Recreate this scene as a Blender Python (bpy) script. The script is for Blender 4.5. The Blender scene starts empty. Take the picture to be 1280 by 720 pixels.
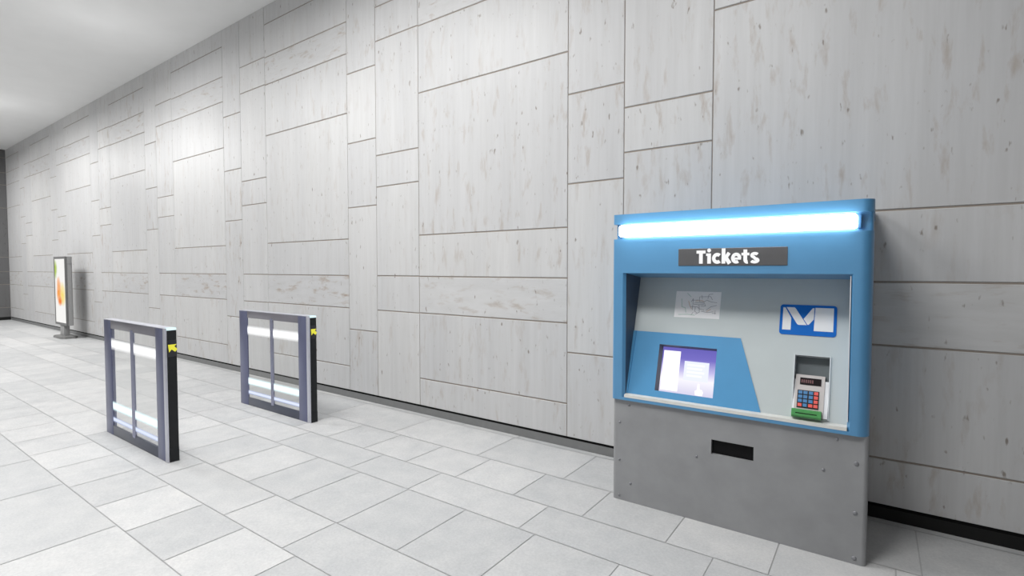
import bpy, bmesh, math, random
from mathutils import Vector, Matrix
random.seed(11)
S = bpy.context.scene
COL = S.collection
PI = math.pi

# ------------------------------------------------------------------ materials
def lin(c):
    c = c / 255.0
    return c / 12.92 if c <= 0.04045 else ((c + 0.055) / 1.055) ** 2.4
def rgb(r, g, b): return (lin(r), lin(g), lin(b), 1)

def new_mat(name):
    m = bpy.data.materials.new(name); m.use_nodes = True
    nt = m.node_tree; nt.nodes.clear()
    out = nt.nodes.new('ShaderNodeOutputMaterial')
    return m, nt, out
def N(nt, t, **kw):
    n = nt.nodes.new(t)
    for k, v in kw.items():
        if k in n.inputs: n.inputs[k].default_value = v
        else: setattr(n, k, v)
    return n
def L(nt, a, b): nt.links.new(a, b)
def ramp(nt, stops, interp='LINEAR'):
    r = nt.nodes.new('ShaderNodeValToRGB'); e = r.color_ramp.elements
    r.color_ramp.interpolation = interp
    while len(e) < len(stops): e.new(0.5)
    for i, (p, c) in enumerate(stops):
        e[i].position = p; e[i].color = c if len(c) == 4 else (*c, 1)
    return r
def mix(nt, blend, fac, a, b):
    n = nt.nodes.new('ShaderNodeMix'); n.data_type = 'RGBA'; n.blend_type = blend
    for sock, v in ((n.inputs[0], fac), (n.inputs[6], a), (n.inputs[7], b)):
        if hasattr(v, 'is_linked') or hasattr(v, 'links'): nt.links.new(v, sock)
        else: sock.default_value = v
    return n.outputs[2]
def coords(nt, scale=(1, 1, 1)):
    tc = nt.nodes.new('ShaderNodeTexCoord'); mp = nt.nodes.new('ShaderNodeMapping')
    mp.inputs['Scale'].default_value = scale
    L(nt, tc.outputs['Object'], mp.inputs['Vector'])
    return mp.outputs['Vector']

def plain(name, col, rough=0.5, metal=0.0, wear=0.06, scale=18.0, spec=0.5, stretch=(1, 1, 1)):
    """solid colour with a faint procedural unevenness"""
    m, nt, out = new_mat(name)
    p = N(nt, 'ShaderNodeBsdfPrincipled'); L(nt, p.outputs[0], out.inputs[0])
    nz = N(nt, 'ShaderNodeTexNoise', Scale=scale, Detail=5.0)
    L(nt, coords(nt, stretch), nz.inputs['Vector'])
    lo = tuple(c * (1 - wear) for c in col[:3]); hi = tuple(min(1, c * (1 + wear)) for c in col[:3])
    r = ramp(nt, [(0.3, lo), (0.7, hi)])
    L(nt, nz.outputs[0], r.inputs[0]); L(nt, r.outputs[0], p.inputs['Base Color'])
    p.inputs['Roughness'].default_value = rough; p.inputs['Metallic'].default_value = metal
    p.inputs['Specular IOR Level'].default_value = spec
    return m
def glow(name, col, strength):
    m, nt, out = new_mat(name)
    e = N(nt, 'ShaderNodeEmission', Strength=strength); e.inputs['Color'].default_value = col
    L(nt, e.outputs[0], out.inputs[0]); return m

def stone_wall(name, base, warm, joint_dark=0.0):
    """honed travertine-like panels: tone per panel, fine grain lines, rusty specks"""
    m, nt, out = new_mat(name)
    p = N(nt, 'ShaderNodeBsdfPrincipled'); L(nt, p.outputs[0], out.inputs[0])
    at = N(nt, 'ShaderNodeAttribute', attribute_name='tone')
    sep = N(nt, 'ShaderNodeSeparateColor'); L(nt, at.outputs['Color'], sep.inputs[0])
    tc = N(nt, 'ShaderNodeTexCoord')
    # grain is vertical on most panels and horizontal on the bands (blue channel)
    mv = N(nt, 'ShaderNodeMapping'); mv.inputs['Scale'].default_value = (1, 1, 0.045)
    mh = N(nt, 'ShaderNodeMapping'); mh.inputs['Scale'].default_value = (0.16, 0.16, 0.8)
    L(nt, tc.outputs['Object'], mv.inputs[0]); L(nt, tc.outputs['Object'], mh.inputs[0])
    mx = N(nt, 'ShaderNodeMix', data_type='VECTOR')
    L(nt, sep.outputs[2], mx.inputs[0]); L(nt, mv.outputs[0], mx.inputs[4]); L(nt, mh.outputs[0], mx.inputs[5])
    off = N(nt, 'ShaderNodeVectorMath', operation='SCALE'); off.inputs['Scale'].default_value = 7.0
    L(nt, at.outputs['Color'], off.inputs[0])
    ad = N(nt, 'ShaderNodeVectorMath', operation='ADD')
    L(nt, mx.outputs[1], ad.inputs[0]); L(nt, off.outputs[0], ad.inputs[1])
    V = ad.outputs[0]
    # fine grain
    g = N(nt, 'ShaderNodeTexNoise', Scale=22.0, Detail=4.0, Roughness=0.65); L(nt, V, g.inputs['Vector'])
    gr = ramp(nt, [(0.25, (0.935, 0.933, 0.928)), (0.75, (1.045, 1.045, 1.048))]); L(nt, g.outputs[0], gr.inputs[0])
    # broad clouding
    b = N(nt, 'ShaderNodeTexNoise', Scale=3.0, Detail=3.0); L(nt, V, b.inputs['Vector'])
    br = ramp(nt, [(0.3, (0.95, 0.952, 0.955)), (0.7, (1.03, 1.03, 1.025))]); L(nt, b.outputs[0], br.inputs[0])
    # warm veins and streaks, gathered in loose clusters
    mw = N(nt, 'ShaderNodeMapping'); mw.inputs['Scale'].default_value = (1, 1, 0.24)
    mz = N(nt, 'ShaderNodeMapping'); mz.inputs['Scale'].default_value = (0.30, 0.30, 1.1)
    L(nt, tc.outputs['Object'], mw.inputs[0]); L(nt, tc.outputs['Object'], mz.inputs[0])
    mx2 = N(nt, 'ShaderNodeMix', data_type='VECTOR')
    L(nt, sep.outputs[2], mx2.inputs[0]); L(nt, mw.outputs[0], mx2.inputs[4]); L(nt, mz.outputs[0], mx2.inputs[5])
    ad2 = N(nt, 'ShaderNodeVectorMath', operation='ADD'); L(nt, mx2.outputs[1], ad2.inputs[0]); L(nt, off.outputs[0], ad2.inputs[1])
    w = N(nt, 'ShaderNodeTexNoise', Scale=13.0, Detail=5.0, Roughness=0.62, Distortion=0.25); L(nt, ad2.outputs[0], w.inputs['Vector'])
    wr = ramp(nt, [(0.555, (0, 0, 0)), (0.72, (0.85, 0.85, 0.85))]); L(nt, w.outputs[0], wr.inputs[0])
    # small dark pits, a little taller than wide
    mp = N(nt, 'ShaderNodeMapping'); mp.inputs['Scale'].default_value = (1, 1, 0.36); L(nt, tc.outputs['Object'], mp.inputs[0])
    pz = N(nt, 'ShaderNodeTexNoise', Scale=24.0, Detail=2.5, Roughness=0.6); L(nt, mp.outputs[0], pz.inputs['Vector'])
    pr = ramp(nt, [(0.66, (0, 0, 0)), (0.735, (0.75, 0.75, 0.75))]); L(nt, pz.outputs[0], pr.inputs[0])
    c0 = mix(nt, 'MULTIPLY', 1.0, base, gr.outputs[0])
    c0 = mix(nt, 'MULTIPLY', 1.0, c0, br.outputs[0])
    tr = ramp(nt, [(0.0, (0.965, 0.967, 0.972)), (1.0, (1.02, 1.018, 1.012))]); L(nt, sep.outputs[0], tr.inputs[0])
    c0 = mix(nt, 'MULTIPLY', 1.0, c0, tr.outputs[0])
    # warm streaks are stronger on some panels (green channel)
    mul = N(nt, 'ShaderNodeMath', operation='MULTIPLY'); L(nt, wr.outputs[0], mul.inputs[0]); L(nt, sep.outputs[1], mul.inputs[1])
    c0 = mix(nt, 'MIX', mul.outputs[0], c0, warm)
    dark = tuple(c * 0.5 for c in warm[:3]) + (1,)
    c0 = mix(nt, 'MIX', pr.outputs[0], c0, dark)
    L(nt, c0, p.inputs['Base Color'])
    p.inputs['Roughness'].default_value = 0.42
    p.inputs['Specular IOR Level'].default_value = 0.35
    return m

def floor_stone():
    m, nt, out = new_mat('grey_granite_slabs')
    p = N(nt, 'ShaderNodeBsdfPrincipled'); L(nt, p.outputs[0], out.inputs[0])
    at = N(nt, 'ShaderNodeAttribute', attribute_name='tone')
    sep = N(nt, 'ShaderNodeSeparateColor'); L(nt, at.outputs['Color'], sep.inputs[0])
    tr = ramp(nt, [(0.0, (0.500, 0.505, 0.508)), (0.5, (0.560, 0.561, 0.560)), (1.0, (0.594, 0.594, 0.592))])
    L(nt, sep.outputs[0], tr.inputs[0])
    tc = N(nt, 'ShaderNodeTexCoord')
    off = N(nt, 'ShaderNodeVectorMath', operation='SCALE'); off.inputs['Scale'].default_value = 9.0
    L(nt, at.outputs['Color'], off.inputs[0])
    ad = N(nt, 'ShaderNodeVectorMath', operation='ADD'); L(nt, tc.outputs['Object'], ad.inputs[0]); L(nt, off.outputs[0], ad.inputs[1])
    a = N(nt, 'ShaderNodeTexNoise', Scale=5.0, Detail=6.0, Roughness=0.62); L(nt, ad.outputs[0], a.inputs['Vector'])
    ar = ramp(nt, [(0.3, (0.90, 0.91, 0.92)), (0.7, (1.05, 1.045, 1.04))]); L(nt, a.outputs[0], ar.inputs[0])
    s = N(nt, 'ShaderNodeTexNoise', Scale=70.0, Detail=3.0, Roughness=0.7); L(nt, ad.outputs[0], s.inputs['Vector'])
    sr = ramp(nt, [(0.3, (0.90, 0.90, 0.905)), (0.7, (1.07, 1.07, 1.065))]); L(nt, s.outputs[0], sr.inputs[0])
    d = N(nt, 'ShaderNodeTexNoise', Scale=2.3, Detail=5.0, Roughness=0.6, Distortion=1.0); L(nt, ad.outputs[0], d.inputs['Vector'])
    dr = ramp(nt, [(0.56, (1, 1, 1)), (0.74, (0.87, 0.88, 0.885))]); L(nt, d.outputs[0], dr.inputs[0])
    c = mix(nt, 'MULTIPLY', 1.0, tr.outputs[0], ar.outputs[0])
    c = mix(nt, 'MULTIPLY', 1.0, c, sr.outputs[0])
    c = mix(nt, 'MULTIPLY', sep.outputs[1], c, dr.outputs[0])
    L(nt, c, p.inputs['Base Color'])
    p.inputs['Roughness'].default_value = 0.5
    p.inputs['Specular IOR Level'].default_value = 0.35
    return m

M = {}
M['stone'] = stone_wall('pale_travertine', (0.582, 0.581, 0.583, 1), (0.34, 0.265, 0.205, 1))
M['shade_stone'] = stone_wall('stone_darkened_for_shade', (0.135, 0.135, 0.137, 1), (0.10, 0.09, 0.085, 1))  # stone darkened in colour to carry the end wall's shade
M['joint'] = plain('taupe_mortar', (0.31, 0.27, 0.235, 1), 0.9)
M['floor'] = floor_stone()
M['grout'] = plain('floor_grout', (0.41, 0.413, 0.415, 1), 0.9)
M['ceiling'] = plain('white_plaster', (0.84, 0.842, 0.838, 1), 0.9, wear=0.015, scale=2)
M['base_reflection'] = plain('skirting_painted_reflection', rgb(118, 119, 119), 0.45, wear=0.05)  # reflected floor put into the skirting colour
M['black_base'] = plain('black_skirting_no_reflection', (0.012, 0.012, 0.012, 1), 0.55, spec=0.2)
M['gap'] = plain('black_shadow_gap', (0.006, 0.006, 0.006, 1), 0.9, spec=0.1)
M['blue'] = plain('blue_enamel', rgb(80, 142, 187), 0.42, wear=0.03, scale=6)
for nd in M['blue'].node_tree.nodes:
    if nd.type == 'BSDF_PRINCIPLED':
        nd.inputs['Coat Weight'].default_value = 0.7; nd.inputs['Coat Roughness'].default_value = 0.42
M['blue_plate'] = plain('light_blue_enamel', rgb(82, 150, 198), 0.42, wear=0.03, scale=6)
M['grey_panel'] = plain('grey_painted_steel', rgb(145, 146, 148), 0.5, wear=0.07, scale=7)
M['rivet'] = plain('dull_rivet_steel', rgb(132, 133, 137), 0.35, metal=0.3)
M['pale_panel'] = plain('pale_grey_panel', rgb(190, 198, 199), 0.4, wear=0.02, scale=5)
M['sill'] = plain('off_white_sill', rgb(212, 212, 208), 0.5, wear=0.04)
M['sign'] = plain('charcoal_sign', rgb(84, 84, 86), 0.5, wear=0.05)
M['letter'] = glow('lit_white_letters', (1, 1, 1, 1), 0.92)
M['black'] = plain('black_plastic', rgb(30, 32, 34), 0.5, spec=0.3)
M['black_slot'] = plain('black_slot', (0.006, 0.006, 0.007, 1), 0.6, spec=0.15)
M['tube'] = glow('white_tube_light', (1.0, 1.0, 0.99, 1), 7.5)
M['niche_shade'] = plain('painted_niche_shade', rgb(66, 82, 102), 0.55)
M['groove'] = plain('dark_blue_groove', rgb(58, 110, 158), 0.5)
M['white'] = plain('white_plastic', rgb(226, 228, 232), 0.45, wear=0.02)
M['pale_trim'] = plain('pale_trim', rgb(206, 211, 214), 0.45, wear=0.02)
M['beige'] = plain('warm_grey_plastic', rgb(188, 182, 180), 0.45, wear=0.03)
M['recess'] = plain('dark_grey_recess', rgb(96, 104, 107), 0.5, wear=0.04)
M['display'] = plain('black_display', rgb(30, 22, 25), 0.7, spec=0.15)
M['digit'] = plain('dim_red_digits', rgb(92, 34, 40), 0.4)
M['key_blue'] = plain('blue_key', rgb(48, 118, 172), 0.45)
M['key_red'] = plain('red_key', rgb(226, 78, 70), 0.45)
M['green'] = plain('green_plastic', rgb(72, 146, 80), 0.45)
M['logo_blue'] = plain('logo_blue', rgb(16, 106, 196), 0.6, wear=0.02, spec=0.2)
M['logo_white'] = plain('logo_white', rgb(240, 240, 240), 0.5, wear=0.01)
M['paper'] = plain('map_paper', rgb(236, 236, 237), 0.7, wear=0.02)
M['ink_grey'] = plain('grey_map_ink', rgb(142, 142, 150), 0.7)
M['ink_green'] = plain('pale_green_map_ink', rgb(186, 206, 198), 0.7)
M['ink_warm'] = plain('pale_orange_map_ink', rgb(206, 180, 160), 0.7)
M['bezel'] = plain('screen_bezel', rgb(92, 96, 112), 0.5)
M['frame'] = plain('blue_grey_steel', rgb(112, 116, 144), 0.34, metal=0.55, wear=0.05, scale=5)
M['dark_frame'] = plain('dark_blue_grey_steel', rgb(86, 90, 103), 0.36, metal=0.5, wear=0.06, scale=6)
M['top_frame'] = plain('warm_reflection_steel', rgb(134, 132, 140), 0.34, metal=0.5, wear=0.08, scale=6)  # reflection on the top rail put into a warmer grey
M['silver'] = plain('brushed_silver', rgb(205, 206, 216), 0.3, metal=0.6, wear=0.03)
M['mull'] = plain('polished_steel', rgb(160, 162, 182), 0.25, metal=0.8, wear=0.04)
M['arrow_panel'] = plain('dark_arrow_panel', rgb(40, 40, 46), 0.3)
M['arrow'] = glow('yellow_arrow_light', rgb(232, 226, 78), 0.95)
M['lid_light'] = glow('pale_cyan_light', rgb(222, 250, 255), 1.1)
M['ad_side'] = plain('mid_grey_aluminium', rgb(150, 150, 150), 0.45, wear=0.03)
M['ad_frame'] = plain('dark_grey_aluminium', rgb(112, 112, 112), 0.45, wear=0.03)
M['ad_base'] = plain('grey_cast_foot', rgb(128, 128, 127), 0.5, wear=0.05)

def glass_mat():
    m, nt, out = new_mat('clear_glass')
    t = N(nt, 'ShaderNodeBsdfTransparent'); t.inputs[0].default_value = (0.99, 0.992, 0.99, 1)
    g = N(nt, 'ShaderNodeBsdfGlossy', Roughness=0.03)
    lw = N(nt, 'ShaderNodeLayerWeight', Blend=0.5)
    pw = N(nt, 'ShaderNodeMath', operation='POWER'); L(nt, lw.outputs['Facing'], pw.inputs[0]); pw.inputs[1].default_value = 4.0
    fr = N(nt, 'ShaderNodeMath', operation='MULTIPLY_ADD'); L(nt, pw.outputs[0], fr.inputs[0]); fr.inputs[1].default_value = 0.25; fr.inputs[2].default_value = 0.02
    x = N(nt, 'ShaderNodeMixShader')
    L(nt, fr.outputs[0], x.inputs[0]); L(nt, t.outputs[0], x.inputs[1]); L(nt, g.outputs[0], x.inputs[2])
    L(nt, x.outputs[0], out.inputs[0]); return m
M['glass'] = glass_mat()

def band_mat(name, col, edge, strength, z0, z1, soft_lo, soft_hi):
    """glowing strip painting a reflection on the glass, fading out at its upper and lower edge"""
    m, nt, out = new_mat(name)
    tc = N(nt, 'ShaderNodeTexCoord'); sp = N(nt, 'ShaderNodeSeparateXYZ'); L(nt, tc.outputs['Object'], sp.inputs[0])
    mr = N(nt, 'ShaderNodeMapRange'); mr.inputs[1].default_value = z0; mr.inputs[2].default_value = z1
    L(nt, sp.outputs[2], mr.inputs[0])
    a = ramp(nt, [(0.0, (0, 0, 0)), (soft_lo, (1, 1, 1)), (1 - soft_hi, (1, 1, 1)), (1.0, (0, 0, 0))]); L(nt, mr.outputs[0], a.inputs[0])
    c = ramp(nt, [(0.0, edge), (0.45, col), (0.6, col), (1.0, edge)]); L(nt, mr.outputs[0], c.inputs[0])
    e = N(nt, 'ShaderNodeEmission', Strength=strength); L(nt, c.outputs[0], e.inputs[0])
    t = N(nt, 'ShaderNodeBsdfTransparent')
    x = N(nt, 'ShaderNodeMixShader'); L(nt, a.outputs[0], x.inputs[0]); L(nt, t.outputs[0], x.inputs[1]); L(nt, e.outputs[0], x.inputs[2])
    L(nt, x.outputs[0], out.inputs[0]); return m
M['band_white'] = band_mat('white_reflection_band', (1, 1, 1), (0.95, 0.955, 0.97), 1.12, 0.850, 0.974, 0.34, 0.30)
M['band_cyan'] = band_mat('cyan_white_reflection_band', rgb(250, 255, 255)[:3], rgb(214, 246, 252)[:3], 1.12, 0.246, 0.345, 0.24, 0.24)
M['band_blue'] = band_mat('pale_blue_reflection_band', rgb(226, 234, 255)[:3], rgb(168, 180, 220)[:3], 1.0, 0.132, 0.190, 0.28, 0.28)

def screen_mat():
    m, nt, out = new_mat('lit_touch_screen')
    tc = N(nt, 'ShaderNodeTexCoord'); sp = N(nt, 'ShaderNodeSeparateXYZ'); L(nt, tc.outputs['Object'], sp.inputs[0])
    mr = N(nt, 'ShaderNodeMapRange'); mr.inputs[1].default_value = 0.80; mr.inputs[2].default_value = 1.115
    L(nt, sp.outputs[2], mr.inputs[0])
    r = ramp(nt, [(0.0, rgb(212, 208, 234)), (0.32, rgb(246, 244, 252)), (0.5, rgb(196, 190, 234)), (0.75, rgb(120, 112, 196)), (1.0, rgb(104, 98, 182))])
    L(nt, mr.outputs[0], r.inputs[0])
    e = N(nt, 'ShaderNodeEmission', Strength=1.0); L(nt, r.outputs[0], e.inputs[0]); L(nt, e.outputs[0], out.inputs[0])
    return m
M['screen'] = screen_mat()
M['ui_white'] = glow('screen_white', rgb(250, 247, 252), 1.15)
M['ui_pale'] = glow('screen_pale_blue', rgb(232, 236, 252), 1.05)
M['ui_line'] = glow('screen_text_bars', rgb(240, 246, 255), 1.1)

def poster_mat(x0, x1, z0, z1):
    m, nt, out = new_mat('backlit_poster')
    tc = N(nt, 'ShaderNodeTexCoord'); sp = N(nt, 'ShaderNodeSeparateXYZ'); L(nt, tc.outputs['Object'], sp.inputs[0])
    nz = N(nt, 'ShaderNodeTexNoise', Scale=5.0, Detail=4.0); L(nt, tc.outputs['Object'], nz.inputs['Vector'])
    nf = N(nt, 'ShaderNodeMath', operation='MULTIPLY_ADD'); L(nt, nz.outputs[0], nf.inputs[0]); nf.inputs[1].default_value = 0.9; nf.inputs[2].default_value = -0.45
    def blob(cx, cz, rx, rz):
        # 0..1 falling from the blob's middle to its rim, wobbled by the noise
        def axis(sock, c, r):
            s = N(nt, 'ShaderNodeMath', operation='SUBTRACT'); L(nt, sock, s.inputs[0]); s.inputs[1].default_value = c
            d = N(nt, 'ShaderNodeMath', operation='DIVIDE'); L(nt, s.outputs[0], d.inputs[0]); d.inputs[1].default_value = r
            q = N(nt, 'ShaderNodeMath', operation='POWER'); 
            ab = N(nt, 'ShaderNodeMath', operation='ABSOLUTE'); L(nt, d.outputs[0], ab.inputs[0]); L(nt, ab.outputs[0], q.inputs[0]); q.inputs[1].default_value = 2
            return q.outputs[0]
        a = N(nt, 'ShaderNodeMath', operation='ADD'); L(nt, axis(sp.outputs[0], cx, rx), a.inputs[0]); L(nt, axis(sp.outputs[2], cz, rz), a.inputs[1])
        w = N(nt, 'ShaderNodeMath', operation='ADD'); L(nt, a.outputs[0], w.inputs[0]); L(nt, nf.outputs[0], w.inputs[1])
        r = ramp(nt, [(0.0, (1, 1, 1)), (1.0, (0, 0, 0))]); L(nt, w.outputs[0], r.inputs[0]); return r.outputs[0]
    W = x1 - x0; H = z1 - z0
    X = lambda u: x0 + u * W
    Z = lambda v: z0 + v * H
    c = mix(nt, 'MIX', blob(X(0.70), Z(0.45), 0.28, 0.30), rgb(250, 249, 246), rgb(250, 224, 120))
    c = mix(nt, 'MIX', blob(X(0.34), Z(0.50), 0.20, 0.38), c, rgb(250, 158, 62))
    c = mix(nt, 'MIX', blob(X(0.45), Z(0.34), 0.16, 0.14), c, rgb(244, 128, 44))
    c = mix(nt, 'MIX', blob(X(0.05), Z(0.84), 0.17, 0.26), c, rgb(176, 202, 84))
    e = N(nt, 'ShaderNodeEmission', Strength=0.93); L(nt, c, e.inputs[0]); L(nt, e.outputs[0], out.inputs[0])
    return m

# ------------------------------------------------------------------ mesh helpers
def box(bm, x0, x1, y0, y1, z0, z1, mi=0):
    vs = [bm.verts.new(p) for p in ((x0, y0, z0), (x1, y0, z0), (x1, y1, z0), (x0, y1, z0), (x0, y0, z1), (x1, y0, z1), (x1, y1, z1), (x0, y1, z1))]
    fs = []
    for q in ((3, 2, 1, 0), (4, 5, 6, 7), (0, 1, 5, 4), (1, 2, 6, 5), (2, 3, 7, 6), (3, 0, 4, 7)):
        f = bm.faces.new([vs[i] for i in q]); f.material_index = mi; fs.append(f)
    return fs
def rbox(bm, x0, x1, y0, y1, z0, z1, r=0.004, seg=2):
    """box with softened edges"""
    t = bmesh.new(); box(t, x0, x1, y0, y1, z0, z1)
    bmesh.ops.bevel(t, geom=t.edges[:], offset=r, segments=seg, affect='EDGES', profile=0.5)
    merge(bm, t)
def merge(bm, t):
    me = bpy.data.meshes.new('tmp'); t.to_mesh(me); t.free(); bm.from_mesh(me); bpy.data.meshes.remove(me)
def prism(bm, pts, z0, z1):
    """plan outline (counter-clockwise seen from above) raised from z0 to z1"""
    a = [bm.verts.new((x, y, z0)) for x, y in pts]; b = [bm.verts.new((x, y, z1)) for x, y in pts]
    n = len(pts)
    bm.faces.new(a[::-1]); bm.faces.new(b)
    for i in range(n): bm.faces.new((a[i], a[(i + 1) % n], b[(i + 1) % n], b[i]))
def slab(bm, poly, w0, w1, F):
    """polygon in a (u,v) plane given thickness w0..w1; F maps (u,v,w) to a point"""
    a = [bm.verts.new(F(u, v, w0)) for u, v in poly]; b = [bm.verts.new(F(u, v, w1)) for u, v in poly]
    n = len(poly)
    bm.faces.new(a[::-1]); bm.faces.new(b)
    for i in range(n): bm.faces.new((a[i], a[(i + 1) % n], b[(i + 1) % n], b[i]))
def cyl(bm, p0, p1, r, seg=16):
    p0, p1 = Vector(p0), Vector(p1); d = (p1 - p0)
    t = bmesh.new(); bmesh.ops.create_cone(t, cap_ends=True, segments=seg, radius1=r, radius2=r, depth=d.length)
    q = d.to_track_quat('Z', 'Y').to_matrix().to_4x4()
    bmesh.ops.transform(t, matrix=Matrix.Translation((p0 + p1) / 2) @ q, verts=t.verts[:]); merge(bm, t)

def obj(name, bm, mats, root=None, parent=None, smooth=True, angle=35):
    """link a bmesh given in world coordinates as one object; root gives the thing's origin"""
    bmesh.ops.recalc_face_normals(bm, faces=bm.faces[:])
    if root is not None:
        bmesh.ops.translate(bm, verts=bm.verts[:], vec=-Vector(root.location))
    me = bpy.data.meshes.new(name); bm.to_mesh(me); bm.free()
    for m in (mats if isinstance(mats, (list, tuple)) else [mats]): me.materials.append(m)
    if smooth:
        me.shade_smooth(); me.set_sharp_from_angle(angle=math.radians(angle))
    o = bpy.data.objects.new(name, me); COL.objects.link(o)
    if parent is not None: o.parent = parent
    elif root is not None: o.parent = root
    return o
def thing(name, label, cat, loc, group=None):
    o = bpy.data.objects.new(name, None); COL.objects.link(o); o.location = loc
    o.empty_display_size = 0.1; o['label'] = label; o['category'] = cat
    if group: o['group'] = group
    return o
def struct(o, label, cat):
    o['kind'] = 'structure'; o['label'] = label; o['category'] = cat; return o

# ------------------------------------------------------------------ the setting
WY = 4.121            # face of the long wall
XL, XR = -22.93, 4.5  # ends of the hall that are built
ZC = 5.48
YB = -7.0

# floor slabs: rows of stone with the joints where the photograph shows them
bm = bmesh.new(); tone = bm.loops.layers.color.new('tone')
rows = [(0.0, 0.590), (0.590, 1.055), (1.055, 1.428), (1.428, 2.055), (2.055, 2.428), (2.428, 2.892)]   # down from y = 4.06
def joints(k):
    if k == 0: base, per = [-2.845, -1.97, -0.865], 3.085
    elif k in (1, 5): base, per = [-1.0], 0.5625
    elif k in (2, 4): base, per = [-0.72, -1.82, -2.83], 2.8125
    else: base, per = [-1.694], 0.5625
    out = []
    for j in range(-60, 60):
        for b in base:
            x = b + j * per
            if XL - 2 < x < XR + 2: out.append(x)
    return sorted(out)
g = 0.0035
def tile(x0, x1, y0, y1):
    x0 = max(x0, XL); x1 = min(x1, XR)
    if x1 - x0 < 0.02: return
    vs = [bm.verts.new(p) for p in ((x0 + g, y0 + g, 0), (x1 - g, y0 + g, 0), (x1 - g, y1 - g, 0), (x0 + g, y1 - g, 0))]
    f = bm.faces.new(vs); c = (random.random(), random.random(), random.random(), 1)
    for l in f.loops: l[tone] = c
js = joints(2)
for a, b in zip(js, js[1:]): tile(a, b, 4.06, WY + 0.02)
top = 4.06; n = 0
while top - n * 2.892 > YB:
    for k, (a, b) in enumerate(rows):
        y1 = top - n * 2.892 - a; y0 = top - n * 2.892 - b
        if y1 < YB: break
        sh = -0.02 * n if k in (1, 5) else 0.0
        js = joints(k)
        for x0, x1 in zip(js, js[1:]): tile(x0 + sh, x1 + sh, max(y0, YB), y1)
    n += 1
for f in box(bm, XL, XR, YB, WY + 0.03, -0.12, -0.003, 1):
    for l in f.loops: l[tone] = (0.5, 0.5, 0.5, 1)
fl = obj('floor', bm, [M['floor'], M['grout']], smooth=False)
struct(fl, 'pale grey stone slab floor of the station hall', 'floor')

bm = bmesh.new(); box(bm, XL - 0.2, XR, YB, WY + 0.2, ZC, ZC + 0.15)
struct(obj('ceiling', bm, M['ceiling'], smooth=False), 'plain white ceiling of the station hall', 'ceiling')

# panelled wall: wide and narrow columns of stone, open joints in front of mortar
WIDE = [0.405, 1.152, 1.566, 2.030, 3.612, 4.350, 4.745, 5.22]
NB = [1.149, 1.568, 2.635, 3.010, 4.360, 4.760]
NA = [0.882, 2.422, 3.225, 4.090]
def panel_wall(name, mats, a0, a1, put, anchor=-1.041, zb=0.10):
    """put(s, d, z) places a point s along the wall, d behind its face"""
    bm = bmesh.new(); tone = bm.loops.layers.color.new('tone')
    def cell(s0, s1, z0, z1, hgrain, warm):
        s0 = max(s0, a0); s1 = min(s1, a1)
        if s1 - s0 < 0.03 or z1 - z0 < 0.03: return
        gx, gz = 0.0034, 0.0062
        q0, q1, r0, r1 = s0 + gx, s1 - gx, (z0 + gz if z0 > zb else z0), (z1 - gz if z1 < ZC else z1)
        e = 0.003
        front = [(q0 + e, 0, r0 + e), (q1 - e, 0, r0 + e), (q1 - e, 0, r1 - e), (q0 + e, 0, r1 - e)]
        mid = [(q0, e, r0), (q1, e, r0), (q1, e, r1), (q0, e, r1)]
        back = [(q0, 0.015, r0), (q1, 0.015, r0), (q1, 0.015, r1), (q0, 0.015, r1)]
        A, B, D = [[bm.verts.new(put(*p)) for p in ring] for ring in (front, mid, back)]
        fs = [bm.faces.new(A)]
        for P, Q in ((A, B), (B, D)):
            for i in range(4): fs.append(bm.faces.new((P[i], P[(i + 1) % 4], Q[(i + 1) % 4], Q[i])))
        c = (random.random(), warm, 1.0 if hgrain else 0.0, 1)
        for f in fs:
            for l in f.loops: l[tone] = c
    per = 3.172
    for k in range(-9, 4):
        o = anchor + k * per
        for s0, s1, zs, wide in ((o, o + 1.895, WIDE, True), (o - 0.72, o, NB, False), (o - 1.262, o - 0.72, NA, False)):
            s1 = o + per - 1.262 if wide else s1
            e = [zb] + zs + [ZC]
            for z0, z1 in zip(e, e[1:]):
                band = wide and (abs(z0 - 1.152) < 0.01 or abs(z0 - 4.35) < 0.01)
                cell(s0, s1, z0, z1, band, random.uniform(0.75, 1.0) if band else random.uniform(0.40, 0.90))
    vs = []
    for d in (0.006, 0.12):
        vs.append([bm.verts.new(put(*p)) for p in ((a0, d, zb), (a1, d, zb), (a1, d, ZC), (a0, d, ZC))])
    fs = [bm.faces.new(vs[0]), bm.faces.new(vs[1][::-1])]
    for i in range(4): fs.append(bm.faces.new((vs[0][i], vs[1][i], vs[1][(i + 1) % 4], vs[0][(i + 1) % 4])))
    for f in fs: f.material_index = 1
    return obj(name, bm, mats, smooth=False)
wall = panel_wall('wall_back', [M['stone'], M['joint']], XL, XR, lambda s, d, z: (s, WY + d, z))
struct(wall, 'long wall of pale stone panels in wide and narrow columns', 'wall')
endw = panel_wall('wall_left', [M['shade_stone'], M['joint']], YB, WY, lambda s, d, z: (XL - d, s, z), anchor=2.6)
struct(endw, 'stone wall at the far end, its shade put into the colour', 'wall')

rw = panel_wall('added_wall_right', [M['shade_stone'], M['joint']], YB, WY, lambda s, d, z: (XR + d, s, z), anchor=2.6)  # unseen, added to deepen the shade beside the ticket machine
struct(rw, 'unseen dark wall added at the right end to deepen the shade', 'wall')

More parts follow.
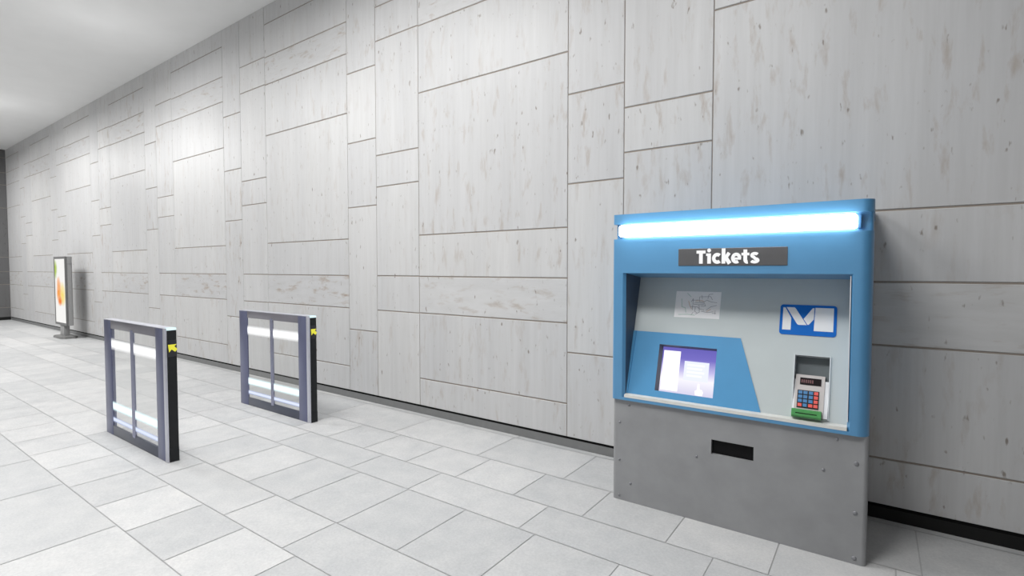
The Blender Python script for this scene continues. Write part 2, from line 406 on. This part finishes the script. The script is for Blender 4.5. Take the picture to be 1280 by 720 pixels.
# one skirting; floor reflection painted grey left of the machine, gap shade painted above
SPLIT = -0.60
bm = bmesh.new(); box(bm, XL, SPLIT, WY + 0.002, WY + 0.06, 0, 0.079)
struct(obj('baseboard_back', bm, M['base_reflection'], smooth=False), 'skirting with floor reflection painted grey, along the long wall left of the ticket machine', 'baseboard')
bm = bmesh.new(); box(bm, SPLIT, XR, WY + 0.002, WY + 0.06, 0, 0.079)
struct(obj('trim_1', bm, M['black_base'], smooth=False), 'same skirting, black without the painted reflection, right of the ticket machine', 'baseboard')
bm = bmesh.new(); box(bm, XL, XR, WY + 0.003, WY + 0.12, 0.079, 0.10)  # nearly flush strip, the gap's shade is its black colour
struct(obj('trim_2', bm, M['gap'], smooth=False), 'thin black strip painting the shade of the gap between stone wall and skirting', 'trim')
bm = bmesh.new(); box(bm, XL - 0.06, XL - 0.002, YB, WY, 0, 0.10)
struct(obj('baseboard_left', bm, M['black_base'], smooth=False), 'black skirting of the far end wall', 'baseboard')

# ------------------------------------------------------------------ ticket machine
X0, X1 = -1.518, -0.009
YF = 3.393            # lower front
YU = 3.371            # upper front stands a little proud of it
YK = 4.10             # back
tm = thing('ticket_machine', 'tall blue and grey ticket machine with lit strip standing against the stone wall', 'ticket machine', ((X0 + X1) / 2, (YF + YK) / 2, 0))
def arc(cx, cy, r, a0, a1, n=8):
    return [(cx + r * math.cos(math.radians(a0 + (a1 - a0) * i / n)), cy + r * math.sin(math.radians(a0 + (a1 - a0) * i / n))) for i in range(n + 1)]
def plan(x0, x1, yf, yk, rl, rr):
    p = []
    p += arc(x0 + rl, yf + rl, rl, 180, 270) if rl else [(x0, yf)]
    p += arc(x1 - rr, yf + rr, rr, 270, 360) if rr else [(x1, yf)]
    return p + [(x1, yk), (x0, yk)]
# lower grey panel with the slot left open
SL0, SL1, SZ0, SZ1 = -0.838, -0.588, 0.462, 0.556
R1 = 0.025
bm = bmesh.new()
prism(bm, plan(X0, X1, YF, YK, R1, R1), 0.0, SZ0)
prism(bm, plan(X0, SL0, YF, YK, R1, 0), SZ0, SZ1)
prism(bm, plan(SL1, X1, YF, YK, 0, R1), SZ0, SZ1)
prism(bm, plan(X0, X1, YF, YK, R1, R1), SZ1, 0.728)
low = obj('lower_panel', bm, M['grey_panel'], tm); low['label'] = 'grey steel lower panel'
bm = bmesh.new(); box(bm, SL0, SL1, YF + 0.024, YK - 0.1, SZ0 + 0.0005, SZ1 - 0.0005)
obj('ticket_slot', bm, M['black_slot'], tm)['label'] = 'black ticket slot'
for x, z in ((-1.466, 0.560), (-1.466, 0.290), (-1.382, 0.135), (-1.466, 0.032), (-1.398, 0.691), (-0.158, 0.689), (-0.064, 0.569), (-0.064, 0.290), (-0.064, 0.034), (-0.93, 0.425), (-0.22, 0.50)):
    b = bmesh.new(); bmesh.ops.create_uvsphere(b, u_segments=14, v_segments=8, radius=1)
    r = 0.0125 if x > -0.1 else 0.009
    bmesh.ops.transform(b, matrix=Matrix.Translation((x, YF, z)) @ Matrix.Diagonal((r, 0.006, r, 1)), verts=b.verts[:])
    obj('rivet', b, M['rivet'], tm, low)

# upper blue cabinet: fascia, stiles, lamp groove, niche opening
R2 = 0.02; R3 = 0.06
NX0, NX1, NZ0, NZ1 = -1.442, -0.099, 0.748, 1.622
bm = bmesh.new()
prism(bm, plan(X0, X1, YU, YK, R2, R3), 0.728, NZ0)
left = arc(X0 + R2, YU + R2, R2, 180, 270) + [(NX0, YU), (NX0 + 0.017, YU + 0.02), (NX0 + 0.017, YK), (X0, YK)]
right = [(NX1 - 0.013, YK), (NX1 - 0.013, YU + 0.02), (NX1, YU)] + arc(X1 - R3, YU + R3, R3, 270, 360) + [(X1, YK)]
prism(bm, left, NZ0, NZ1); prism(bm, right, NZ0, NZ1)
prism(bm, plan(X0, X1, YU, YK, R2, R3), NZ1, 1.858)
prism(bm, plan(X0 + 0.004, X1 - 0.004, YU + 0.05, YK, 0.02, 0.02), 1.858, 1.962)
prism(bm, plan(X0, X1, YU, YK, R2, R3), 1.962, 2.030)
# sloping soffit of the niche and the cabinet back behind the panel
v = [bm.verts.new(p) for x in (NX0 + 0.017, NX1 - 0.013) for p in ((x, YU + 0.004, NZ1), (x, 3.668, 1.587), (x, 3.72, NZ1))]
for q in ((0, 1, 4, 3), (1, 2, 5, 4), (0, 3, 5, 2), (0, 2, 1), (3, 4, 5)): bm.faces.new([v[i] for i in q])
box(bm, NX0 + 0.017, NX1 - 0.013, YK - 0.03, YK, NZ0, NZ1)
cab = obj('cabinet', bm, M['blue'], tm); cab['label'] = 'blue enamelled upper cabinet'

bm = bmesh.new(); box(bm, NX0 + 0.0165, NX0 + 0.0185, YU + 0.021, YK - 0.03, NZ0 + 0.002, NZ1)  # thin sheet with the niche side's shade in its colour
obj('niche_side_shade', bm, M['niche_shade'], tm, smooth=False)['label'] = 'thin dark sheet painting the shade on the niche side'

# lamp strip in the groove
bm = bmesh.new(); rbox(bm, -1.458, -0.084, YU - 0.052, YU + 0.05, 1.871, 1.951, 0.02, 4)
lamp = obj('light_strip', bm, M['tube'], tm); lamp['label'] = 'bright white light strip'
for x0, x1 in ((-1.480, -1.464), (-0.084, -0.068)):
    bm = bmesh.new(); rbox(bm, x0, x1, YU + 0.004, YU + 0.05, 1.872, 1.950, 0.003); obj('end_cap', bm, M['groove'], tm, lamp)

# name board
bm = bmesh.new(); rbox(bm, -1.055, -0.420, YU - 0.004, YU + 0.01, 1.671, 1.781, 0.002, 1)
sign = obj('name_board', bm, M['sign'], tm); sign['label'] = 'charcoal board reading Tickets'
b = bmesh.new()
def letter_pt(x, y, w=0.0):        # letter grid: baseline at 262, capitals 125 tall
    return Vector((-0.938 + (x - 325) * 0.370 / 580, YU - 0.005 - w, 1.684 + (262 - y) * 0.000672))
def stroke(pts, wd):
    n = len(pts); lo, hi = [], []
    for i, (x, y) in enumerate(pts):
        px, py = pts[max(i - 1, 0)]; nx, ny = pts[min(i + 1, n - 1)]
        d = Vector((nx - px, ny - py)).normalized() * wd / 2
        lo.append((x - d.y, y + d.x)); hi.append((x + d.y, y - d.x))
    for i in range(n - 1): slab(b, [lo[i], lo[i + 1], hi[i + 1], hi[i]], 0.0, 0.002, letter_pt)
def curve(cx, cy, rx, ry, a0, a1, n=22):
    return [(cx + rx * math.cos(math.radians(a0 + (a1 - a0) * i / n)), cy - ry * math.sin(math.radians(a0 + (a1 - a0) * i / n))) for i in range(n + 1)]
stroke([(325, 152), (412, 152)], 29); stroke([(368, 140), (368, 262)], 35)                                   # T
stroke([(447, 166), (447, 262)], 34); stroke([(418, 178), (447, 178)], 24); slab(b, curve(446, 138, 18, 18, 0, 345, 20), 0, 0.002, letter_pt)   # i
stroke(curve(524, 213, 33, 35, 48, 312), 32)                                                                # c
stroke([(582, 122), (582, 262)], 34); stroke([(592, 222), (634, 163)], 32); stroke([(600, 202), (640, 262)], 36)   # k
stroke(curve(698, 213, 31, 35, 0, 305), 30); stroke([(676, 217), (742, 217)], 20)                            # e
stroke([(779, 136), (779, 228)] + curve(797, 228, 18, 20, 180, 285, 8), 33); stroke([(745, 177), (815, 177)], 24)   # t
stroke(curve(862, 189, 26, 16, 25, 250, 14) + curve(860, 234, 30, 15, 80, -158, 14), 27)                     # s
obj('lettering', b, M['letter'], tm, sign, smooth=False)['label'] = 'white word Tickets'

# sloping control panel inside the niche; (u, v, w): along x, up the slope, out of the panel
DY, DZ = 0.25, 0.82; LL = math.hypot(DY, DZ)
def P(u, v, w=0.0):
    return Vector((u, 3.41 + v * DY / LL - w * DZ / LL, 0.765 + v * DZ / LL + w * DY / LL))
PX0, PX1 = NX0 + 0.017, NX1 - 0.013
HX0, HX1, HV0, HV1 = -1.224, -0.840, 0.052, 0.374      # screen hole
TX0, TX1, TV0, TV1 = -0.386, -0.207, 0.020, 0.381      # terminal pocket
def rect(u0, u1, v0, v1): return [(u0, v0), (u1, v0), (u1, v1), (u0, v1)]
bm = bmesh.new()
for r in ((PX0, HX0, -0.01, 0.862), (HX0, HX1, -0.01, HV0), (HX0, HX1, HV1, 0.862), (HX1, TX0, -0.01, 0.862),
          (TX0, TX1, -0.01, TV0), (TX0, TX1, TV1, 0.862), (TX1, PX1, -0.01, 0.862)):
    slab(bm, rect(*r), -0.02, 0.0, P)
obj('control_panel', bm, M['pale_panel'], tm, smooth=False)['label'] = 'pale grey sloping control panel'
# blue plate round the screen
bm = bmesh.new(); t = 0.0045
B = [(-1.412, 0.006), (-0.555, 0.006), (-0.701, 0.457), (-1.412, 0.457)]
def ux(v): return -0.555 + (v - 0.006) * (-0.701 + 0.555) / 0.451
for poly in ([(PX0 + 0.001, 0.006), (HX0, 0.006), (HX0, 0.457), (PX0 + 0.001, 0.457)], rect(HX0, HX1, 0.006, HV0), rect(HX0, HX1, HV1, 0.457),
             [(HX1, 0.006), (-0.555, 0.006), (-0.701, 0.457), (HX1, 0.457)]):
    slab(bm, poly, 0.0, t, P)
# raised rim down the left side
slab(bm, [(PX0 + 0.001, 0.006), (PX0 + 0.010, 0.006), (PX0 + 0.022, 0.455), (PX0 + 0.001, 0.455)], t, t + 0.008, P)
sur = obj('screen_surround', bm, M['blue_plate'], tm, smooth=False); sur['label'] = 'blue trapezoid plate around the screen'
# bezel: sloping sides going down to the glass
bm = bmesh.new(); SX0, SX1, SV0, SV1 = -1.207, -0.843, 0.054, 0.364; SW = -0.032
o_ = [(HX0, HV0), (HX1, HV0), (HX1, HV1), (HX0, HV1)]; i_ = [(SX0, SV0), (SX1, SV0), (SX1, SV1), (SX0, SV1)]
A_ = [bm.verts.new(P(u, v, t - 0.0005)) for u, v in o_]; C_ = [bm.verts.new(P(u, v, SW)) for u, v in i_]
D_ = [bm.verts.new(P(u, v, SW - 0.004)) for u, v in o_]
for i in range(4):
    j = (i + 1) % 4
    bm.faces.new((A_[i], A_[j], C_[j], C_[i])); bm.faces.new((C_[i], C_[j], D_[j], D_[i])); bm.faces.new((D_[i], D_[j], A_[j], A_[i]))
obj('screen_bezel', bm, M['bezel'], tm, smooth=False)['label'] = 'grey recessed bezel'
bm = bmesh.new(); slab(bm, rect(SX0 - 0.003, SX1 + 0.003, SV0 - 0.003, SV1 + 0.003), SW - 0.012, SW + 0.0005, P)
scr = obj('touch_screen', bm, M['screen'], tm, smooth=False); scr['label'] = 'lit violet touch screen'
def ui(name, poly, w, m):
    b = bmesh.new(); slab(b, poly, SW + 0.0005, SW + w, P); return obj(name, b, m, tm, scr, smooth=False)
ui('menu_column', rect(-1.198, -1.082, 0.066, 0.340), 0.002, M['ui_white'])
ui('dialog_box', rect(-1.050, -0.888, 0.150, 0.279), 0.002, M['ui_pale'])
for i, (u1, v0) in enumerate(((-0.915, 0.248), (-0.93, 0.224), (-0.915, 0.200), (-0.93, 0.176))):
    ui('text_bar', rect(-1.03, u1, v0, v0 + 0.013), 0.003, M['ui_line'])
hand = [(-0.962, 0.058), (-0.917, 0.058), (-0.912, 0.080), (-0.920, 0.096), (-0.936, 0.100), (-0.940, 0.134), (-0.951, 0.134), (-0.953, 0.094), (-0.966, 0.086)]
ui('hand_cursor', hand, 0.003, M['ui_white'])['label'] = 'white pointing hand cursor'

# map notice
bm = bmesh.new(); slab(bm, rect(-1.146, -0.844, 0.575, 0.762), 0.0, 0.0015, P)
mp = obj('map_notice', bm, M['paper'], tm, smooth=False); mp['label'] = 'small white route map notice'
def strokes(name, lines, wd, m):
    for pts in lines:
        b = bmesh.new()
        for (a, c) in zip(pts, pts[1:]):
            a = Vector((a[0], a[1])); c = Vector((c[0], c[1])); d = (c - a).normalized(); nrm = Vector((-d.y, d.x)) * wd / 2; d = d * wd / 2
            slab(b, [tuple(a - nrm - d), tuple(c - nrm + d), tuple(c + nrm + d), tuple(a + nrm - d)], 0.0015, 0.0022, P)
        obj(name, b, m, tm, mp, smooth=False)
mu = lambda x, y: (-1.146 + (x - 0.5 * (0)) * 0.302, 0.575 + y * 0.187)
strokes('route_line', [[mu(.36, .60), mu(.40, .72), mu(.40, .52), mu(.52, .50), mu(.64, .52)], [mu(.54, .80), mu(.78, .82), mu(.82, .70)],
                        [mu(.54, .80), mu(.54, .62), mu(.64, .60), mu(.70, .68), mu(.80, .62), mu(.92, .60)], [mu(.36, .42), mu(.50, .42), mu(.56, .34), mu(.66, .30)],
                        [mu(.40, .30), mu(.40, .48)], [mu(.90, .30), mu(.90, .18)], [mu(.84, .20), mu(.92, .20)], [mu(.54, .50), mu(.56, .22), mu(.48, .14)], [mu(.70, .30), mu(.80, .44), mu(.92, .50)],
    [mu(.38, .66), mu(.52, .68)], [mu(.44, .58), mu(.66, .56), mu(.68, .46), mu(.58, .46)], [mu(.46, .40), mu(.46, .24), mu(.52, .18)], [mu(.60, .26), mu(.74, .22), mu(.86, .26)], [mu(.72, .74), mu(.74, .90), mu(.82, .92)], [mu(.42, .20), mu(.38, .10)], [mu(.60, .72), mu(.58, .86)]], 0.0024, M['ink_grey'])
strokes('park_line', [[mu(.14, .70), mu(.16, .40), mu(.24, .36), mu(.26, .20)], [mu(.10, .10), mu(.30, .12), mu(.46, .10)], [mu(.26, .92), mu(.34, .80)]], 0.0045, M['ink_green'])
strokes('road_line', [[mu(.46, .64), mu(.60, .66), mu(.64, .62)], [mu(.30, .62), mu(.34, .44), mu(.38, .34)], [mu(.72, .26), mu(.80, .34)]], 0.0035, M['ink_warm'])

# metro logo plate
def rrect(u0, u1, v0, v1, r, n=6):
    p = []
    for cx, cy, a in ((u1 - r, v0 + r, 270), (u1 - r, v1 - r, 0), (u0 + r, v1 - r, 90), (u0 + r, v0 + r, 180)): p += arc(cx, cy, r, a, a + 90, n)
    return p
bm = bmesh.new(); slab(bm, rrect(-0.483, -0.181, 0.503, 0.692, 0.018), 0.0, 0.004, P)
lg = obj('metro_logo', bm, M['logo_blue'], tm, smooth=False); lg['label'] = 'blue rounded plate with a white M'
bm = bmesh.new()
for poly in ([(-0.467, 0.532), (-0.420, 0.532), (-0.420, 0.608), (-0.455, 0.673), (-0.467, 0.673)],
             [(-0.449, 0.675), (-0.405, 0.675), (-0.398, 0.669), (-0.356, 0.601), (-0.335, 0.567), (-0.379, 0.566), (-0.387, 0.571)],
             [(-0.331, 0.569), (-0.324, 0.570), (-0.299, 0.604), (-0.298, 0.674), (-0.307, 0.674), (-0.353, 0.604)],
             [(-0.297, 0.533), (-0.197, 0.533), (-0.197, 0.677), (-0.293, 0.677)]):
    slab(bm, poly, 0.004, 0.0055, P)
obj('logo_letter', bm, M['logo_white'], tm, lg, smooth=False)['label'] = 'white letter M'

# card terminal set in a pocket of the panel
bm = bmesh.new()
box_walls = ((TX0 - 0.005, TX0, TV0 - 0.004, TV1 + 0.003, -0.075, 0.006), (TX1, TX1 + 0.006, TV0 - 0.004, TV1 + 0.003, -0.075, 0.008), (TX0, TX1, TV1, TV1 + 0.003, -0.075, 0.004))
for u0, u1, v0, v1, w0, w1 in box_walls: slab(bm, rect(u0, u1, v0, v1), w0, w1, P)
obj('terminal_housing', bm, M['pale_trim'], tm, smooth=False)['label'] = 'white surround of the card terminal'
bm = bmesh.new(); slab(bm, rect(TX0, TX1, TV0, TV1), -0.080, -0.055, P)
obj('terminal_recess', bm, M['recess'], tm, smooth=False)['label'] = 'dark grey recess above the card terminal'
# the device leans out of the pocket towards its foot
K0, K1 = 0.022, 0.268
def Q(u, v, w=0.0):            # v 0..1 up the device face, w off that face
    return P(u, K0 + v * (K1 - K0), 0.026 - 0.044 * v + w)
DX0, DX1 = -0.378, -0.228
bm = bmesh.new()
prof = [(0, 0), (1, 0), (1, -0.05), (0, -0.075)]
vs = [[bm.verts.new(Q(u, v, w)) for v, w in prof] for u in (DX0, DX1)]
for i in range(4): bm.faces.new((vs[0][i], vs[0][(i + 1) % 4], vs[1][(i + 1) % 4], vs[1][i]))
bm.faces.new(vs[0]); bm.faces.new(vs[1][::-1])
dev = obj('card_terminal', bm, M['beige'], tm, smooth=False); dev['label'] = 'warm grey card terminal with keypad'
for u0, u1 in ((TX0 + 0.0005, DX0), (DX1, TX1 - 0.0005)):
    b = bmesh.new(); vv = []
    for u in (u0, u1): vv.append([b.verts.new(Q(u, v, w)) for v, w in ((0, -0.006), (0.88, -0.006), (0.88, -0.05), (0, -0.07))])
    for i in range(4): b.faces.new((vv[0][i], vv[0][(i + 1) % 4], vv[1][(i + 1) % 4], vv[1][i]))
    b.faces.new(vv[0]); b.faces.new(vv[1][::-1]); obj('side_cheek', b, M['white'], tm, dev, smooth=False)['label'] = 'white side cheek'
bm = bmesh.new(); slab(bm, rect(-0.355, -0.246, 0.755, 0.925), 0.0, 0.003, Q)
dsp = obj('terminal_display', bm, M['display'], tm, dev, smooth=False); dsp['label'] = 'black display with dim red digits'
bm = bmesh.new(); slab(bm, rect(-0.364, -0.253, 0.19, 0.62), 0.0, 0.003, Q)
kp = obj('keypad', bm, M['black'], tm, smooth=False); kp['label'] = 'black keypad with blue and red keys'
bm = bmesh.new()
for i in range(6): slab(bm, rect(-0.348 + i * 0.011, -0.341 + i * 0.011, 0.80, 0.88), 0.003, 0.0036, Q)
obj('digits', bm, M['digit'], tm, dsp.parent, smooth=False) if False else obj('display_digits', bm, M['digit'], tm, dev, smooth=False)
kc = ['bbbr', 'bbbr', 'bbbr', 'rbrr']
for r_ in range(4):
    for c_ in range(4):
        u = -0.3585 + c_ * 0.0262 + (0.002 if c_ > 1 else 0); v_ = 0.525 - r_ * 0.101
        b = bmesh.new(); slab(b, rect(u, u + 0.0205, v_, v_ + 0.075), 0.003, 0.008, Q)
        k_ = obj('key', b, M['key_red'] if kc[r_][c_] == 'r' else M['key_blue'], tm, kp, smooth=False)
        k_['label'] = 'red key' if kc[r_][c_] == 'r' else 'blue key'
bm = bmesh.new(); rr = []
prof = [(0.012, 0.0), (0.058, 0.0), (0.060, 0.040), (0.052, 0.050), (0.020, 0.050), (0.012, 0.040)]
for u in (-0.386, -0.236): rr.append([bm.verts.new(P(u, v, w)) for v, w in prof])
for i in range(6): bm.faces.new((rr[0][i], rr[0][(i + 1) % 6], rr[1][(i + 1) % 6], rr[1][i]))
bm.faces.new(rr[0]); bm.faces.new(rr[1][::-1])
cs = obj('card_slot', bm, M['green'], tm, smooth=False); cs['label'] = 'green card slot'
bm = bmesh.new(); slab(bm, rect(-0.365, -0.257, 0.033, 0.038), 0.0495, 0.0508, P); obj('slot_opening', bm, M['black_slot'], tm, cs, smooth=False)

# sill under the panel and a white strip painting the light bleed down the niche
bm = bmesh.new()
v = [bm.verts.new((x, y, z)) for x in (PX0, PX1) for y, z in ((YU - 0.001, 0.749), (YU + 0.001, 0.768), (3.412, 0.773), (3.43, 0.749))]
for q in ((0, 1, 5, 4), (1, 2, 6, 5), (2, 3, 7, 6), (3, 0, 4, 7), (0, 3, 2, 1), (4, 5, 6, 7)): bm.faces.new([v[i] for i in q])
obj('sill', bm, M['sill'], tm, smooth=False)['label'] = 'off white sill under the control panel'
bm = bmesh.new(); box(bm, NX1 - 0.013, NX1 - 0.009, YU + 0.002, YU + 0.025, 0.80, 1.61)
obj('light_bleed_strip', bm, M['white'], tm, smooth=False)['label'] = 'thin white strip painting light bleed'

# ------------------------------------------------------------------ ticket gates
def make_gate():
    gx0, gx1, gy0, gy1 = -6.335, -4.867, 1.812, 1.897
    r = thing('ticket_gate', 'glazed ticket gate panel nearer the camera and further from the stone wall', 'ticket gate', ((gx0 + gx1) / 2, (gy0 + gy1) / 2, 0), 'glazed ticket gates')
    yb = gy0 + 0.016
    GX0, GX1, GZ0, GZ1 = -6.150, -5.078, 0.098, 1.062
    def rb(name, x0, x1, y0, y1, z0, z1, m, rad=0.004, parent=None):
        b = bmesh.new(); rbox(b, x0, x1, y0, y1, z0, z1, rad); return obj(name, b, m, r, parent)
    rb('side_post', gx0 + 0.004, GX0, gy0, yb, 0.0, 1.142, M['frame'])
    rb('side_post', GX1, -4.925, gy0, yb, 0.0, 1.142, M['frame'])
    rb('bottom_rail', GX0, GX1, gy0 + 0.001, yb, 0.0, GZ0, M['dark_frame'])
    rb('top_rail', GX0, GX1, gy0 + 0.001, yb, GZ1, 1.142, M['top_frame'])
    rb('top_cap', gx0, -4.92, gy0, gy1, 1.142, 1.150, M['silver'], 0.003)['label'] = 'pale silver top cap'
    rb('end_plate', gx0, gx0 + 0.014, gy0 + 0.004, gy1, 0.0, 1.142, M['frame'])
    rb('corner_strip', -4.925, -4.868, gy0 - 0.002, gy0 + 0.012, 0.0, 1.150, M['silver'], 0.006)['label'] = 'bright silver corner strip'
    e = rb('end_post', -4.922, gx1, gy0 + 0.012, gy1, 0.0, 1.130, M['black'], 0.004); e['label'] = 'black end post'
    rb('foot', -4.921, gx1 + 0.0015, gy0 + 0.0125, gy1 + 0.001, 0.0, 0.12, M['black'], 0.004, e)
    rb('indicator_light', -4.922, gx1 + 0.001, gy0 + 0.012, gy1, 1.130, 1.150, M['lid_light'], 0.003)['label'] = 'glowing pale cyan light'
    ap = rb('arrow_panel', gx1 - 0.004, gx1 + 0.003, gy0 + 0.013, gy1 - 0.001, 0.905, 1.045, M['arrow_panel'], 0.002); ap['label'] = 'dark arrow display'
    # arrow pointing up and to the left, on the end face
    ay, az, sc = gy0 + 0.017, 0.937, 0.072
    pts = [(0.0, 1.0), (0.92, 1.0), (0.66, 0.76), (1.0, 0.40), (0.74, 0.10), (0.36, 0.42), (0.10, 0.08)]
    b = bmesh.new(); slab(b, [(ay + p * sc, az + q * sc) for p, q in pts], gx1 + 0.003, gx1 + 0.0045, lambda u, v, w: Vector((w, u, v)))
    obj('arrow', b, M['arrow'], r, ap, smooth=False)['label'] = 'yellow arrow pointing up and left'
    b = bmesh.new(); box(b, GX0, GX1, gy0 + 0.006, gy0 + 0.010, GZ0, GZ1)
    gl = obj('glass_pane', b, M['glass'], r, smooth=False)
    for nm, z0, z1, m, lb in (('reflection_band', 0.852, 0.972, M['band_white'], 'painted white reflection band'), ('reflection_band', 0.248, 0.343, M['band_cyan'], 'painted cyan white reflection band'), ('reflection_band', 0.132, 0.190, M['band_blue'], 'painted pale blue reflection band')):
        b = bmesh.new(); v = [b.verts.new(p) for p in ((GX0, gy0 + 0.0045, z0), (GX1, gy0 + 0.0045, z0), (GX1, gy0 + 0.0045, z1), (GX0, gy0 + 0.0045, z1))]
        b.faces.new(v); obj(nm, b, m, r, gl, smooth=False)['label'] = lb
    b = bmesh.new()
    cyl(b, (-5.626, gy0 + 0.006, GZ0 - 0.02), (-5.626, gy0 + 0.006, GZ1 + 0.02), 0.013); cyl(b, (-5.598, gy0 + 0.006, GZ0 - 0.02), (-5.598, gy0 + 0.006, GZ1 + 0.02), 0.013)
    obj('mullion', b, M['mull'], r)['label'] = 'twin steel tube mullion'
    return r
g1 = make_gate()
g2 = g1.copy(); COL.objects.link(g2); g2.location = g1.location + Vector((-0.026, 1.361, 0))
g2['label'] = 'glazed ticket gate panel closer to the stone wall and the ticket machine'
for ch in list(g1.children):
    c = ch.copy(); COL.objects.link(c); c.parent = g2
    for s in list(ch.children):
        d = s.copy(); COL.objects.link(d); d.parent = c

# ------------------------------------------------------------------ advertising light box
AX0, AX1, AY0, AY1, AZ0, AZ1 = -16.33, -15.44, 3.722, 3.852, 0.315, 1.945
ad = thing('advertising_lightbox', 'grey freestanding advertising light box with orange poster far along the wall', 'advertising sign', ((AX0 + AX1) / 2, (AY0 + AY1) / 2, 0))
bm = bmesh.new()
t_ = bmesh.new(); box(t_, AX0, AX1, AY0 + 0.006, AY1, AZ0, AZ1)
bmesh.ops.bevel(t_, geom=[e for e in t_.edges if abs(e.verts[0].co.z - e.verts[1].co.z) > 0.5], offset=0.028, segments=4, affect='EDGES'); merge(bm, t_)
hs = obj('lightbox_housing', bm, M['ad_side'], ad)
bm = bmesh.new(); fw = 0.055
for x0, x1, z0, z1 in ((AX0 + 0.01, AX0 + fw, AZ0, AZ1), (AX1 - fw * 0.7, AX1 - 0.012, AZ0, AZ1), (AX0 + fw, AX1 - fw * 0.7, AZ0, AZ0 + fw), (AX0 + fw, AX1 - fw * 0.7, AZ1 - fw, AZ1)):
    box(bm, x0, x1, AY0 - 0.008, AY0 + 0.02, z0, z1)
obj('poster_frame', bm, M['ad_frame'], ad, smooth=False)['label'] = 'dark grey frame around the poster'
bm = bmesh.new(); box(bm, AX0 + fw, AX1 - fw * 0.7, AY0 + 0.0, AY0 + 0.02, AZ0 + fw, AZ1 - fw)
cx, cy = ad.location.x, ad.location.y
obj('poster', bm, poster_mat(AX0 + fw - cx, AX1 - fw * 0.7 - cx, AZ0 + fw, AZ1 - fw), ad, smooth=False)['label'] = 'backlit white poster with orange and yellow shapes'
bm = bmesh.new(); box(bm, AX1 - 0.02, AX1 + 0.004, AY0 + 0.03, AY1 - 0.006, 1.765, 1.773); obj('cap_seam', bm, M['ad_frame'], ad, smooth=False)
bm = bmesh.new(); rbox(bm, -16.02, -15.74, AY0 + 0.01, AY1 - 0.01, 0.05, AZ0 + 0.01, 0.008); obj('pedestal', bm, M['ad_side'], ad)
bm = bmesh.new(); prism(bm, [(-16.26, 3.70), (-16.16, 3.63), (-15.60, 3.63), (-15.50, 3.70), (-15.50, 3.88), (-15.60, 3.95), (-16.16, 3.95), (-16.26, 3.88)], 0.0, 0.055)
bmesh.ops.bevel(bm, geom=[e for e in bm.edges if all(q.co.z > 0.05 for q in e.verts)], offset=0.012, segments=2, affect='EDGES')
obj('foot_plate', bm, M['ad_base'], ad)

# ------------------------------------------------------------------ light
w = bpy.data.worlds.new('hall'); S.world = w; w.use_nodes = True
bg = w.node_tree.nodes['Background']; bg.inputs[0].default_value = (1.0, 1.0, 1.0, 1); bg.inputs[1].default_value = 0.40
def overhead_light(x, y, power, sx=1.2, sy=1.2, z=5.2):
    d = bpy.data.lights.new('overhead_light', 'AREA'); d.shape = 'RECTANGLE'; d.size = sx; d.size_y = sy; d.energy = power; d.color = (1, 0.995, 0.985)
    o = bpy.data.objects.new('overhead_light', d); COL.objects.link(o); o.location = (x, y, z); return o
for x, y, p in ((-20.5, 1.0, 235), (-15.3, 1.1, 235), (-9.8, 1.4, 150), (-4.6, 1.6, 155)):
    overhead_light(x, y, p, 2.4, 1.2)
overhead_light(-1.5, 0.5, 148, 1.4, 1.0)  # added fill, brightens the machine front and upper right wall
def pendant_light(x, y, z, power):
    d = bpy.data.lights.new('pendant_light', 'POINT'); d.energy = power; d.shadow_soft_size = 0.3
    o = bpy.data.objects.new('pendant_light', d); COL.objects.link(o); o.location = (x, y, z); return o
pendant_light(-16.6, 2.4, 4.7, 9); pendant_light(-9.8, 2.8, 4.5, 7)

# ------------------------------------------------------------------ camera
cd = bpy.data.cameras.new('camera'); cam = bpy.data.objects.new('camera', cd); COL.objects.link(cam)
cd.sensor_fit = 'HORIZONTAL'; cd.sensor_width = 36; cd.lens = 18.0; cd.clip_end = 200
cam.location = (0, 0, 1.65)
cam.rotation_euler = (PI / 2 - 0.03705346, 0, 0.6172405)
S.camera = cam
S.view_settings.view_transform = 'Standard'; S.view_settings.look = 'None'
S.view_settings.exposure = 0.08; S.view_settings.gamma = 1.0; S.view_settings.use_curve_mapping = False
S.cycles.max_bounces = 8; S.cycles.transparent_max_bounces = 16
